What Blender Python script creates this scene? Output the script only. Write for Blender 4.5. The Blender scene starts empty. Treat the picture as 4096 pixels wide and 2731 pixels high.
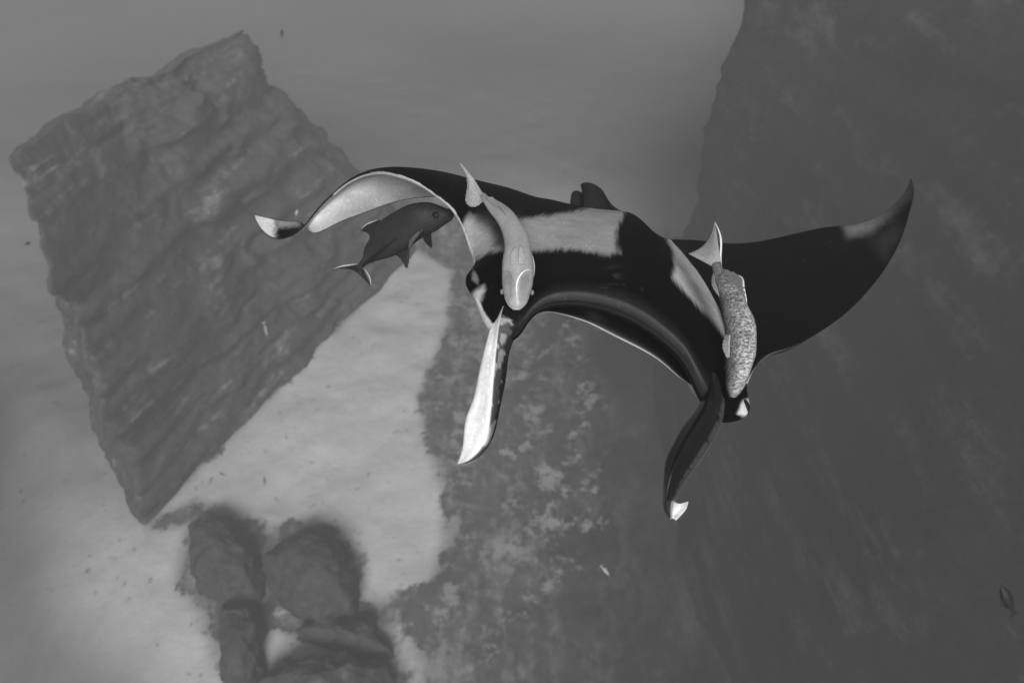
import bpy, math, random
import numpy as np
from mathutils import Vector

random.seed(7)
rng = np.random.default_rng(7)
scene = bpy.context.scene
COL = scene.collection

# ------------------------------------------------------------------ camera
PW, PH = 4096.0, 2731.0
LENS = 24.0
F = LENS / 36.0 * PW
PITCH = math.radians(42.0)
CAM = np.array([0.0, 0.0, 28.0])
cd = bpy.data.cameras.new('camera')
cd.lens = LENS; cd.sensor_width = 36.0; cd.clip_start = 0.05; cd.clip_end = 3000
co = bpy.data.objects.new('camera', cd); COL.objects.link(co)
co.location = CAM; co.rotation_euler = (math.pi/2 - PITCH, 0, 0)
scene.camera = co
cd.dof.use_dof = True; cd.dof.focus_distance = 2.9; cd.dof.aperture_fstop = 1.8
AX = np.array([1.0, 0, 0])
AU = np.array([0, math.sin(PITCH), math.cos(PITCH)])
AF = np.array([0, math.cos(PITCH), -math.sin(PITCH)])

def W(px, py, d):
    """photo pixel + forward distance in metres -> world point"""
    return CAM + d*(AX*((px-PW/2)/F) + AU*((PH/2-py)/F) + AF)
def WA(a):
    a = np.asarray(a, float)
    return (CAM + a[..., 2:3]*(AX*((a[..., 0:1]-PW/2)/F) + AU*((PH/2-a[..., 1:2])/F) + AF))
def PX(p):
    q = np.asarray(p) - CAM
    d = q @ AF
    return np.stack([PW/2 + F*(q @ AX)/d, PH/2 - F*(q @ AU)/d, d], -1)
def FLOOR(px, py, z=0.0):
    r = AX*((px-PW/2)/F) + AU*((PH/2-py)/F) + AF
    t = (z-CAM[2])/r[2]
    return CAM + t*r

# ------------------------------------------------------------------ light
SUN_TO = Vector((0.04, -0.77, 0.62)).normalized()
world = bpy.data.worlds.new('World'); scene.world = world; world.use_nodes = True
nt = world.node_tree; nt.nodes.clear()
sky = nt.nodes.new('ShaderNodeTexSky'); sky.sky_type = 'NISHITA'; sky.sun_disc = False
sky.sun_elevation = math.asin(SUN_TO.z)
sky.sun_rotation = math.atan2(SUN_TO.x, SUN_TO.y)
bw = nt.nodes.new('ShaderNodeRGBToBW')
bg = nt.nodes.new('ShaderNodeBackground'); bg.inputs['Strength'].default_value = 0.05
wo = nt.nodes.new('ShaderNodeOutputWorld')
nt.links.new(sky.outputs[0], bw.inputs[0]); nt.links.new(bw.outputs[0], bg.inputs['Color'])
nt.links.new(bg.outputs[0], wo.inputs['Surface'])
sl = bpy.data.lights.new('sun', 'SUN'); sl.energy = 3.6; sl.angle = math.radians(22); sl.color = (1, 1, 1)
so = bpy.data.objects.new('sun', sl); COL.objects.link(so)
so.rotation_euler = SUN_TO.to_track_quat('Z', 'Y').to_euler(); so.location = (0, 0, 60)
vs = scene.view_settings
vs.view_transform = 'Standard'; vs.look = 'None'; vs.exposure = 0.25; vs.gamma = 1.0
vs.use_curve_mapping = False
scene.render.engine = 'CYCLES'
scene.cycles.use_denoising = True
scene.cycles.volume_bounces = 0
scene.cycles.max_bounces = 6

# ------------------------------------------------------------------ helpers
def vnoise(P, seed=0):
    """value noise, P (...,3) -> 0..1"""
    P = np.asarray(P, float)
    i = np.floor(P).astype(np.int64); f = P - i
    f = f*f*(3-2*f)
    def h(ix, iy, iz):
        n = (ix*374761393 + iy*668265263 + iz*2147483647 + seed*974634777) & 0xffffffff
        n = ((n ^ (n >> 13))*1274126177) & 0xffffffff
        n = (n ^ (n >> 16)) & 0xffffff
        return n/float(0xffffff)
    r = 0
    for a in (0, 1):
        for b in (0, 1):
            for c in (0, 1):
                w = (f[..., 0] if a else 1-f[..., 0])*(f[..., 1] if b else 1-f[..., 1])*(f[..., 2] if c else 1-f[..., 2])
                r = r + w*h(i[..., 0]+a, i[..., 1]+b, i[..., 2]+c)
    return r
def fbm(P, oct=4, seed=0, gain=.5):
    P = np.asarray(P, float); s = 0; a = 1; t = 0
    for k in range(oct):
        s = s + a*(vnoise(P*2**k + 13.7*k, seed+k)-.5)*2; t += a; a *= gain
    return s/t
def sstep(a, b, x):
    t = np.clip((x-a)/(b-a), 0, 1); return t*t*(3-2*t)
def sdf(poly, P):
    """signed distance to polygon (negative inside); P (...,2)"""
    poly = np.asarray(poly, float); P = np.asarray(P, float)
    d = np.full(P.shape[:-1], 1e18); ins = np.zeros(P.shape[:-1], bool)
    n = len(poly)
    for k in range(n):
        a = poly[k]; b = poly[(k+1) % n]; e = b-a
        w = P-a
        t = np.clip((w @ e)/(e @ e), 0, 1)
        q = w-t[..., None]*e
        d = np.minimum(d, (q*q).sum(-1))
        c = (a[1] > P[..., 1]) != (b[1] > P[..., 1])
        xx = a[0]+(P[..., 1]-a[1])*e[0]/(e[1] if abs(e[1]) > 1e-9 else 1e-9)
        ins ^= c & (P[..., 0] < xx)
    d = np.sqrt(d)
    return np.where(ins, -d, d)
def nspline(t, Y, tt):
    """natural cubic spline through (t, Y[k,...]) sampled at tt"""
    t = np.asarray(t, float); Y = np.asarray(Y, float); n = len(t)
    h = np.diff(t); sh = Y.shape[1:]; Yf = Y.reshape(n, -1)
    A = np.zeros((n, n)); B = np.zeros_like(Yf); A[0, 0] = A[-1, -1] = 1
    for k in range(1, n-1):
        A[k, k-1] = h[k-1]; A[k, k] = 2*(h[k-1]+h[k]); A[k, k+1] = h[k]
        B[k] = 6*((Yf[k+1]-Yf[k])/h[k]-(Yf[k]-Yf[k-1])/h[k-1])
    M = np.linalg.solve(A, B)
    tt = np.asarray(tt, float)
    k = np.clip(np.searchsorted(t, tt, side='right')-1, 0, n-2)
    x0 = (t[k+1]-tt)[:, None]; x1 = (tt-t[k])[:, None]; hk = h[k][:, None]
    R = (M[k]*x0**3+M[k+1]*x1**3)/(6*hk)+(Yf[k]/hk-M[k]*hk/6)*x0+(Yf[k+1]/hk-M[k+1]*hk/6)*x1
    return R.reshape((len(tt),)+sh)
def arc(P):
    P = np.asarray(P, float); d = np.linalg.norm(np.diff(P, axis=0), axis=-1)
    if d.ndim > 1: d = d.mean(-1)
    return np.concatenate([[0], np.cumsum(np.maximum(d, 1e-4))])
def curve(P, n):
    """smooth curve through 3D points resampled to n"""
    P = np.asarray(P, float); t = arc(P)
    return nspline(t, P, np.linspace(0, t[-1], n))

def make(name, verts, faces, mat, parent=None, tone=None, smooth=True):
    me = bpy.data.meshes.new(name)
    verts = np.asarray(verts, float)
    if parent is not None:
        verts = verts-np.array(parent.location)
    me.from_pydata([tuple(v) for v in verts], [], [tuple(f) for f in faces])
    if tone is not None:
        a = me.attributes.new('tone', 'FLOAT', 'POINT')
        a.data.foreach_set('value', np.asarray(tone, np.float32))
    if smooth:
        me.polygons.foreach_set('use_smooth', [True]*len(me.polygons))
    me.update()
    o = bpy.data.objects.new(name, me); COL.objects.link(o)
    me.materials.append(mat)
    if parent is not None: o.parent = parent
    return o
def thing(name, loc, label, cat, group=None):
    o = bpy.data.objects.new(name, None); COL.objects.link(o)
    o.location = tuple(float(v) for v in loc); o.empty_display_size = .1
    o['label'] = label; o['category'] = cat
    if group: o['group'] = group
    return o
def tag(o, label, cat, group=None):
    o['label'] = label; o['category'] = cat
    if group: o['group'] = group
    return o
def gridfaces(nu, nv, off=0, wrap_v=False, flip=False):
    F_ = []
    for i in range(nu-1):
        for j in range(nv if wrap_v else nv-1):
            a = off+i*nv+j; b = off+i*nv+(j+1) % nv; c = off+(i+1)*nv+(j+1) % nv; d = off+(i+1)*nv+j
            F_.append((a, d, c, b) if flip else (a, b, c, d))
    return F_
def loft(rings, cap=True):
    R = np.asarray(rings, float); nu, nv = R.shape[:2]
    V = R.reshape(-1, 3); Fc = gridfaces(nu, nv, wrap_v=True)
    if cap:
        V = np.vstack([V, R[0].mean(0), R[-1].mean(0)])
        c0 = nu*nv; c1 = c0+1
        for j in range(nv):
            Fc.append((c0, (j+1) % nv, j)); Fc.append((c1, (nu-1)*nv+j, (nu-1)*nv+(j+1) % nv))
    return V, Fc
def normals(G):
    du = np.gradient(G, axis=0); dv = np.gradient(G, axis=1)
    n = np.cross(du, dv); l = np.linalg.norm(n, axis=-1, keepdims=True)
    return n/np.maximum(l, 1e-9)
def sheet(G, th):
    """solid thin sheet from a point grid; th scalar or (nu,nv)"""
    G = np.asarray(G, float); nu, nv = G.shape[:2]
    n = normals(G); th = np.broadcast_to(np.asarray(th, float), (nu, nv))[..., None]
    A = G+n*th/2; B = G-n*th/2
    V = np.vstack([A.reshape(-1, 3), B.reshape(-1, 3)])
    N = nu*nv
    Fc = gridfaces(nu, nv)+gridfaces(nu, nv, N, flip=True)
    bd = [i*nv for i in range(nu)]+[(nu-1)*nv+j for j in range(1, nv)]+[i*nv+nv-1 for i in range(nu-2, -1, -1)]+[j for j in range(nv-2, 0, -1)]
    for k in range(len(bd)):
        a = bd[k]; b = bd[(k+1) % len(bd)]
        Fc.append((a, b, b+N, a+N))
    return V, Fc
def fin(rootpx, tippx, nu=24, nv=10, th=.004, bulge=0.0, rip=.35):
    """membrane between a root curve and an outer curve, both lists of (px,py,d)"""
    A = curve(WA(rootpx), nu); B = curve(WA(tippx), nu)
    s = np.linspace(0, 1, nv)[None, :, None]
    G = A[:, None]*(1-s)+B[:, None]*s
    if bulge:
        G = G-AF*bulge*np.sin(np.pi*s)*np.sin(np.linspace(0, np.pi, nu))[:, None, None]
    # fin-ray ripple
    n = normals(G)
    G = G+n*(np.sin(np.linspace(0, nu*1.9, nu))[:, None, None]*th*rip*s)
    t = th*(1.15-.85*np.linspace(0, 1, nv))[None, :]*np.ones((nu, 1))
    return sheet(G, t)

# ------------------------------------------------------------------ materials
def nodes(m):
    m.use_nodes = True; t = m.node_tree; t.nodes.clear()
    out = t.nodes.new('ShaderNodeOutputMaterial'); b = t.nodes.new('ShaderNodeBsdfPrincipled')
    t.links.new(b.outputs[0], out.inputs['Surface'])
    return t, b
def nn(t, ty, **kw):
    n = t.nodes.new(ty)
    for k, v in kw.items():
        if k in n.inputs: n.inputs[k].default_value = v
        else: setattr(n, k, v)
    return n
def math_(t, op, a, b=None, clamp=False):
    n = t.nodes.new('ShaderNodeMath'); n.operation = op; n.use_clamp = clamp
    for k, v in ((0, a), (1, b)):
        if v is None: continue
        if isinstance(v, (int, float)): n.inputs[k].default_value = v
        else: t.links.new(v, n.inputs[k])
    return n.outputs[0]
def coords(t, scale):
    tc = t.nodes.new('ShaderNodeTexCoord'); mp = t.nodes.new('ShaderNodeMapping')
    mp.inputs['Scale'].default_value = scale
    t.links.new(tc.outputs['Object'], mp.inputs['Vector'])
    return mp.outputs[0], mp
def noise(t, vec, scale, detail=6, rough=.6):
    n = t.nodes.new('ShaderNodeTexNoise')
    n.inputs['Scale'].default_value = scale; n.inputs['Detail'].default_value = detail; n.inputs['Roughness'].default_value = rough
    t.links.new(vec, n.inputs['Vector'])
    return n.outputs['Fac']
def ramp(t, x, a, b, lo, hi):
    n = t.nodes.new('ShaderNodeMapRange'); n.clamp = True
    for k, v in (('From Min', a), ('From Max', b), ('To Min', lo), ('To Max', hi)): n.inputs[k].default_value = v
    t.links.new(x, n.inputs['Value'])
    return n.outputs[0]
def bump(t, b, h, strength, dist):
    n = t.nodes.new('ShaderNodeBump'); n.inputs['Strength'].default_value = strength; n.inputs['Distance'].default_value = dist
    t.links.new(h, n.inputs['Height']); t.links.new(n.outputs[0], b.inputs['Normal'])

def skin_mat(name, mottled=.25, fine=60, rough=.45, spec=.25, speck=0.0, base=None, bumpd=.004):
    m = bpy.data.materials.new(name); t, b = nodes(m)
    v, _ = coords(t, (1, 1, 1))
    if base is None:
        a = t.nodes.new('ShaderNodeAttribute'); a.attribute_name = 'tone'; val = a.outputs['Fac']
    else:
        x = t.nodes.new('ShaderNodeValue'); x.outputs[0].default_value = base; val = x.outputs[0]
    n1 = noise(t, v, 9, 5, .6); n2 = noise(t, v, fine, 4, .65)
    val = math_(t, 'MULTIPLY', val, ramp(t, n1, .3, .7, 1-mottled, 1+mottled))
    val = math_(t, 'MULTIPLY', val, ramp(t, n2, .3, .7, 1-mottled*.8, 1+mottled*.8))
    if speck:
        sp = ramp(t, noise(t, v, 55, 3, .6), .66, .74, 0, speck)
        val = math_(t, 'ADD', val, math_(t, 'MULTIPLY', sp, math_(t, 'MULTIPLY', val, 1.0)))
    t.links.new(val, b.inputs['Base Color'])
    b.inputs['Roughness'].default_value = rough; b.inputs['Specular IOR Level'].default_value = spec
    bump(t, b, n2, .35, bumpd)
    return m
MANTA = skin_mat('manta_skin', .16, 70, .55, .015, speck=1.6)
SHEEN = skin_mat('manta_skin_wet', .16, 70, .27, .30, bumpd=.002)
REMORA = skin_mat('remora_skin', .14, 80, .38, .35, bumpd=.002)
FIN = skin_mat('fin_membrane', .15, 90, .5, .2, bumpd=.002)
JACK = skin_mat('jack_skin', .2, 60, .5, .08)
EYE = skin_mat('eye_gloss', .05, 30, .55, .15, base=.008)

def speckled_mat():
    m = bpy.data.materials.new('remora_scales'); t, b = nodes(m)
    a = t.nodes.new('ShaderNodeAttribute'); a.attribute_name = 'tone'
    v, mp = coords(t, (.8, 1.6, 3.4))
    n = noise(t, v, 85, 4, .7); n1 = noise(t, v, 12, 3, .5)
    val = math_(t, 'MULTIPLY', a.outputs['Fac'], ramp(t, n, .42, .68, .35, 2.9))
    val = math_(t, 'MULTIPLY', val, ramp(t, n1, .3, .7, .7, 1.2))
    t.links.new(math_(t, 'MINIMUM', val, .85), b.inputs['Base Color'])
    b.inputs['Roughness'].default_value = .35; b.inputs['Specular IOR Level'].default_value = .5
    bump(t, b, n, .6, .004)
    return m
SCALES = speckled_mat()

def rock_mat(name, dark=.035, light=.16, thr=.56, stretch=(1, .22, 1), rot=0.0, amount=1.0, usemask=False):
    m = bpy.data.materials.new(name); t, b = nodes(m)
    v, mp = coords(t, stretch); mp.inputs['Rotation'].default_value = (0, 0, rot)
    v2, _ = coords(t, (1, 1, 1))
    n1 = noise(t, v, .75, 8, .68)                      # streaks along the strata
    n2 = noise(t, v2, .22, 5, .6)                      # large patches
    n3 = noise(t, v2, 2.2, 8, .7)                      # fine growth
    s = math_(t, 'ADD', math_(t, 'MULTIPLY', n1, .6), math_(t, 'ADD', math_(t, 'MULTIPLY', n2, .25), math_(t, 'MULTIPLY', n3, .15)))
    patch = ramp(t, s, thr-.03, thr+.07, 0, amount)
    d = math_(t, 'MULTIPLY', ramp(t, n3, .25, .75, .55, 1.5), dark)
    val = math_(t, 'ADD', d, math_(t, 'MULTIPLY', patch, math_(t, 'MULTIPLY', ramp(t, n3, .3, .7, .5, 1.3), light)))
    hgt = math_(t, 'ADD', n1, n3)
    if usemask:
        a = t.nodes.new('ShaderNodeAttribute'); a.attribute_name = 'tone'
        g1 = noise(t, v2, .55, 10, .74); g2 = noise(t, v2, 1.7, 6, .6)
        mm = math_(t, 'ADD', a.outputs['Fac'], math_(t, 'MULTIPLY', math_(t, 'SUBTRACT', g1, .5), 1.5))
        sand_m = ramp(t, mm, .46, .56, 0, 1)
        sand = math_(t, 'MULTIPLY', ramp(t, g2, .3, .7, .94, 1.05), .62)
        # scattered rubble on the sand
        rub = ramp(t, math_(t, 'ADD', math_(t, 'MULTIPLY', noise(t, v2, 2.1, 4, .6), .75), math_(t, 'MULTIPLY', n2, .25)), .6, .66, 1, .55)
        sand = math_(t, 'MULTIPLY', sand, rub)
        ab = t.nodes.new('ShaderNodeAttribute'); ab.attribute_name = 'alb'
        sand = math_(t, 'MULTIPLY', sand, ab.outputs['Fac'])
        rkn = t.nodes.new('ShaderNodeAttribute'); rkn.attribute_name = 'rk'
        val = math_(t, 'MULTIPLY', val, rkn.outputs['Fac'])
        mix = t.nodes.new('ShaderNodeMix'); mix.data_type = 'FLOAT'
        t.links.new(sand_m, mix.inputs['Factor']); t.links.new(val, mix.inputs['A']); t.links.new(sand, mix.inputs['B'])
        val = mix.outputs['Result']
    t.links.new(val, b.inputs['Base Color'])
    b.inputs['Roughness'].default_value = .95; b.inputs['Specular IOR Level'].default_value = .05
    bump(t, b, hgt, .5, .12 if usemask else .3)
    return m
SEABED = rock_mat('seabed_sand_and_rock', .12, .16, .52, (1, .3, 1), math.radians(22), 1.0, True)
PINN = rock_mat('pinnacle_rock', .08, .20, .565, (.9, .16, 2.2), math.radians(-16))
WALL = rock_mat('wall_rock', .02, .05, .545, (1.7, .10, 1.4), math.radians(18))
BOULDER = rock_mat('boulder_rock', .075, .10, .60, (1, .35, 1), math.radians(30))

# ------------------------------------------------------------------ seabed
def axis(lo, a, b, hi, fine, n):
    mid = np.arange(a, b, fine)
    l = a-np.geomspace(fine, a-lo, n)[::-1]; r = b+np.geomspace(fine, hi-b, n)
    return np.concatenate([l, mid, r])
def seabed():
    xs = axis(-420, -32, 30, 420, .3, 45); ys = axis(-180, 4, 75, 620, .33, 45)
    X, Y = np.meshgrid(xs, ys, indexing='ij')
    P2 = np.stack([X, Y], -1)
    q = np.stack([X, Y, X*0], -1)
    Z = .5*fbm(q*.12, 3, 3)+.22*fbm(q*.6, 4, 5)
    ea = FLOOR(560, 2040)[:2]; eb = FLOOR(930, 2731)[:2]; ed = (eb-ea)/np.linalg.norm(eb-ea); en = np.array([ed[1], -ed[0]])
    if en[0] > 0: en = -en
    dd = (P2-ea) @ en+2.0*fbm(q*.12, 3, 31)
    Z = Z-48*sstep(.5, 42, dd)-0.3                         # drop-off beside the pinnacle
    Z = Z+3.0*sstep(3, 12, X)*(1-sstep(30, 45, Y))                        # rises towards the wall
    # rubble field of the rocky half
    fp = lambda L: [FLOOR(a, b)[:2] for a, b in L]
    sandA = fp([(560, 2080), (1650, 980), (1820, 1060), (1800, 1300), (1690, 1580), (1720, 1750), (1790, 1930), (1790, 2150),
                (1740, 2330), (1560, 2420), (1430, 2420), (1420, 2220), (1250, 2080), (1050, 2120), (900, 2040), (780, 2010)])
    sandB = fp([(1010, 2260), (1080, 2380), (1160, 2440), (1140, 2500), (1380, 2580), (1330, 2620), (1130, 2640), (1030, 2700), (1000, 2560), (1080, 2480), (1000, 2330)])
    sandC = fp([(1560, 2480), (1620, 2470), (1700, 2640), (1740, 2790), (1640, 2790)])
    sandL = fp([(-900, 1500), (300, 1500), (600, 2080), (760, 2080), (720, 2300), (830, 2450), (860, 2600), (960, 2731), (1000, 3200), (-900, 3200)])
    far = (Y > 52) & (X < 60)
    m = np.zeros_like(X)
    for poly in (sandA, sandB, sandC, sandL):
        m = np.maximum(m, 1-sstep(-1.8, 1.6, sdf(poly, P2)))
    m = np.maximum(m, sstep(40, 52, Y+.35*X+3*fbm(q*.15, 3, 77)))
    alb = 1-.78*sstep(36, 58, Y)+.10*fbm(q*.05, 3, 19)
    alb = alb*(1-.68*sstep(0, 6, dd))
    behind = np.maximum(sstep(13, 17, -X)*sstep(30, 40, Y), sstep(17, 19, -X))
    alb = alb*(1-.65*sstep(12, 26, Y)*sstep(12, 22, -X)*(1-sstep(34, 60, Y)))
    m = np.maximum(m, behind)
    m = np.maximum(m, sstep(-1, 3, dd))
    m = np.maximum(m, .42*sstep(-6, 0, -sdf(fp([(1800, 1050), (2500, 1150), (2900, 1700), (2600, 2050), (2100, 2250), (1800, 2500), (1700, 2731), (1500, 2731), (1750, 2300)]), P2)))
    m = m*(1-sstep(3.5, 7.5, X)*(1-sstep(30, 40, Y)))
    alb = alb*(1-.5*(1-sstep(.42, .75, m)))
    Z = Z+(1-m)*(.35*np.abs(fbm(q*.5, 4, 9)))
    V = np.stack([X, Y, Z], -1).reshape(-1, 3)
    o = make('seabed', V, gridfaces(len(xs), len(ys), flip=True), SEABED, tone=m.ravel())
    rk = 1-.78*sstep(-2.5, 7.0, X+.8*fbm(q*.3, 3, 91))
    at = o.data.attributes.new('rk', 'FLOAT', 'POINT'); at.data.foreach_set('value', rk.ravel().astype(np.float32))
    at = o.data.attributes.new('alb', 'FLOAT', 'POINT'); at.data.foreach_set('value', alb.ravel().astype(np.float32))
    o['kind'] = 'structure'
    return o
seabed()

# ------------------------------------------------------------------ rocks
def rock(name, rings, mat, amp, freq, seed, nz=60, na=160, strat=0.0, parent=None):
    """loft through polygons [(z,[(x,y)...])] with fractal relief; same vertex count per ring"""
    zs = [r[0] for r in rings]
    R = []
    for z, poly in rings:
        P = np.array([p[:2] for p in poly], float); P = np.vstack([P, P[:1]])
        t = arc(P); t = t/t[-1]
        u = np.linspace(0, 1, na, endpoint=False)
        # smoothed closed polygon
        xy = np.stack([np.interp(u, t, P[:, 0]), np.interp(u, t, P[:, 1])], -1)
        for _ in range(4): xy = (np.roll(xy, 1, 0)+2*xy+np.roll(xy, -1, 0))/4
        zp = np.array([p[2] if len(p) > 2 else z for p in poly]+[poly[0][2] if len(poly[0]) > 2 else z], float)
        zz = np.interp(u, t, zp)
        for _ in range(4): zz = (np.roll(zz, 1)+2*zz+np.roll(zz, -1))/4
        R.append(np.concatenate([xy, zz[:, None]], -1))
    R = np.array(R); tz = np.arange(len(R))
    tt = np.linspace(0, len(R)-1, nz)
    k = np.clip(tt.astype(int), 0, len(R)-2); f = (tt-k)[:, None, None]
    G = R[k]*(1-f)+R[k+1]*f
    # close the top
    topc = G[-1].mean(0)
    caps = [topc+(G[-1]-topc)*s+np.array([0, 0, .25*(1-s)]) for s in (.93, .8, .62, .42, .22, .05)]
    G = np.concatenate([G, np.array(caps)], 0)
    c = G.mean(1, keepdims=True)
    n = normals(np.concatenate([G, G[:, :1]], 1))[:, :-1]
    out = np.sign(((G-c)*n).sum(-1, keepdims=True)+1e-6)
    rad = (G-c); rad = rad/np.maximum(np.linalg.norm(rad, axis=-1, keepdims=True), 1e-6)
    d = fbm(G*freq, 6, seed, .55)
    if strat:
        s = G*np.array([.35, .1, 1.6]); d = d+strat*fbm(s, 4, seed+40)
    G = G+rad*(amp*d)[..., None]+np.array([0, 0, 1.0])*(amp*.45*fbm(G*freq*1.7, 4, seed+9))[..., None]
    V, Fc = loft(G, True)
    o = make(name, V, Fc, mat, parent=parent)
    return o
pin = rock('rock_pinnacle', [
    (-14, [(-18.6, 16.8), (-13.6, 25.0), (-9.6, 33.0), (-6.0, 41.2), (-9, 48), (-25, 46), (-30, 34), (-24, 22)]),
    (-2.5, [(-17.8, 18.2), (-14.0, 25.6), (-10.2, 33.4), (-6.6, 41.2), (-9, 47), (-24, 45), (-28.5, 33), (-22.5, 22.5)]),
    (1.0, [(-17.4, 18.8), (-14.2, 26.0), (-10.8, 33.8), (-7.3, 41.0), (-10, 46), (-24, 44), (-27, 32), (-21.3, 23)]),
    (5.0, [(-17.2, 19.4), (-14.5, 26.6), (-11.5, 34.0), (-8.8, 40.0), (-11, 44), (-23, 42), (-25.5, 32), (-20.6, 23.5)]),
    (10.8, [(-17.1, 20.2), (-15.1, 27.2), (-12.9, 34.4), (-12.0, 37.0), (-14, 41), (-22, 40), (-24, 32), (-19.8, 24)]),
    (14.6, [(-17.3, 21.3), (-15.9, 28.2), (-13.0, 35.6), (-13.0, 37.0, 13.8), (-15, 39, 12.5), (-20, 38, 11.5), (-22, 31, 12.5), (-19.4, 25, 13.6)]),
    (16.6, [(-17.8, 22.4), (-16.4, 29.0), (-13.7, 35.6), (-14.0, 36.6, 16.0), (-16, 37.5, 14.8), (-19, 36, 14.0), (-20.5, 30.5, 14.8), (-19, 25.5, 15.8)]),
], PINN, 1.3, .3, 21, 120, 320, .6)
tag(pin, 'tall dark rock pinnacle with pale streaks rising beside the open sand', 'rock')
wall = rock('rock_wall', [
    (-3, [(8.0, 30.8), (6.9, 24), (6.4, 16), (6.6, 9.6), (8.4, 2.4), (48, -1.6), (56, 56), (16, 41.6)]),
    (1, [(8.2, 30.4), (7.5, 24), (7.3, 16), (7.6, 9.6), (9.6, 3.2), (48, 0), (54.4, 54.4), (16.8, 40.8)]),
    (5, [(8.4, 30.1), (8.2, 24), (8.5, 16), (8.9, 9.6), (10.8, 4), (48, 1.6), (52.8, 52.8), (17.6, 40)]),
    (10, [(8.64, 29.76), (9.1, 24), (10.0, 16.8), (10.8, 10.4), (12.8, 4.8), (46.4, 3.2), (51.2, 51.2), (18.4, 39.2)]),
    (16, [(8.6, 29.44), (10.2, 24), (12.0, 17.6), (13.5, 11.2), (15.4, 6.4), (44.8, 4.8), (49.6, 49.6), (19.2, 38.4)]),
    (21, [(8.8, 29.12), (11.7, 24.8), (14.1, 18.4), (16.5, 12.8), (18.4, 8), (43.2, 6.4), (48, 48), (20, 37.6)]),
    (25, [(9.3, 28.8), (14.8, 25.6), (18.4, 20), (21.6, 14.4), (24, 9.6), (41.6, 8), (46.4, 46.4), (22.4, 36.8)]),
], WALL, .6, .2, 33, 120, 320, .35)
tag(wall, 'huge dark sloping rock wall with faint streaks behind the raised wing', 'rock wall')

def boulder(pxpoly, h, seed, label, lean=(0, 0)):
    base = np.array([FLOOR(a, b, 0)[:2] for a, b in pxpoly]); c = base.mean(0)
    rings = []
    for z, s in ((-1.2, 1.05), (.25*h, 1.0), (.6*h, .9), (.88*h, .66), (h, .42)):
        rings.append((z, [tuple(c+(p-c)*s*(1+.10*math.sin(7.3*k+seed+z))+np.array(lean)*max(z, 0)/h) for k, p in enumerate(base)]))
    o = rock('boulder', rings, BOULDER, .6, .8, seed, 40, 150, .6)
    return tag(o, label, 'rock', 'boulders on the sand')
boulder([(1085, 2285), (1230, 2170), (1390, 2190), (1440, 2330), (1420, 2480), (1330, 2530), (1190, 2480)], 2.2, 51, 'broad dark boulder standing alone on the pale sand')
boulder([(775, 2130), (860, 2070), (990, 2170), (1060, 2270), (1040, 2390), (930, 2420), (800, 2350)], 1.6, 52, 'low hazy boulder at the edge of the sand beside the drop-off')
boulder([(880, 2420), (1010, 2440), (1070, 2540), (1060, 2690), (1010, 2800), (900, 2720)], 1.3, 53, 'long low boulder running down beside the drop-off')
boulder([(1010, 2760), (1140, 2680), (1380, 2640), (1540, 2700), (1560, 2900), (1100, 2950)], 1.6, 54, 'dark rounded boulder below a wedge of pale sand')
boulder([(1160, 2545), (1290, 2480), (1480, 2510), (1560, 2610), (1420, 2630), (1280, 2590)], .9, 55, 'flat dark boulder just past the lone boulder on the sand')

# ------------------------------------------------------------------ manta ray
ROOT = thing('manta_ray', W(2450, 1250, 3.2), 'black manta ray with pale shoulder patches banking past the camera', 'manta ray')
def lerpS(LE, TE, camber=0.0, cz=0.0):
    LE = np.array(LE, float); TE = np.array(TE, float)
    return [LE]+[LE+(TE-LE)*s+np.array([0, -camber, cz])*math.sin(math.pi*s) for s in (.25, .5, .75)]+[TE]
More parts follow.
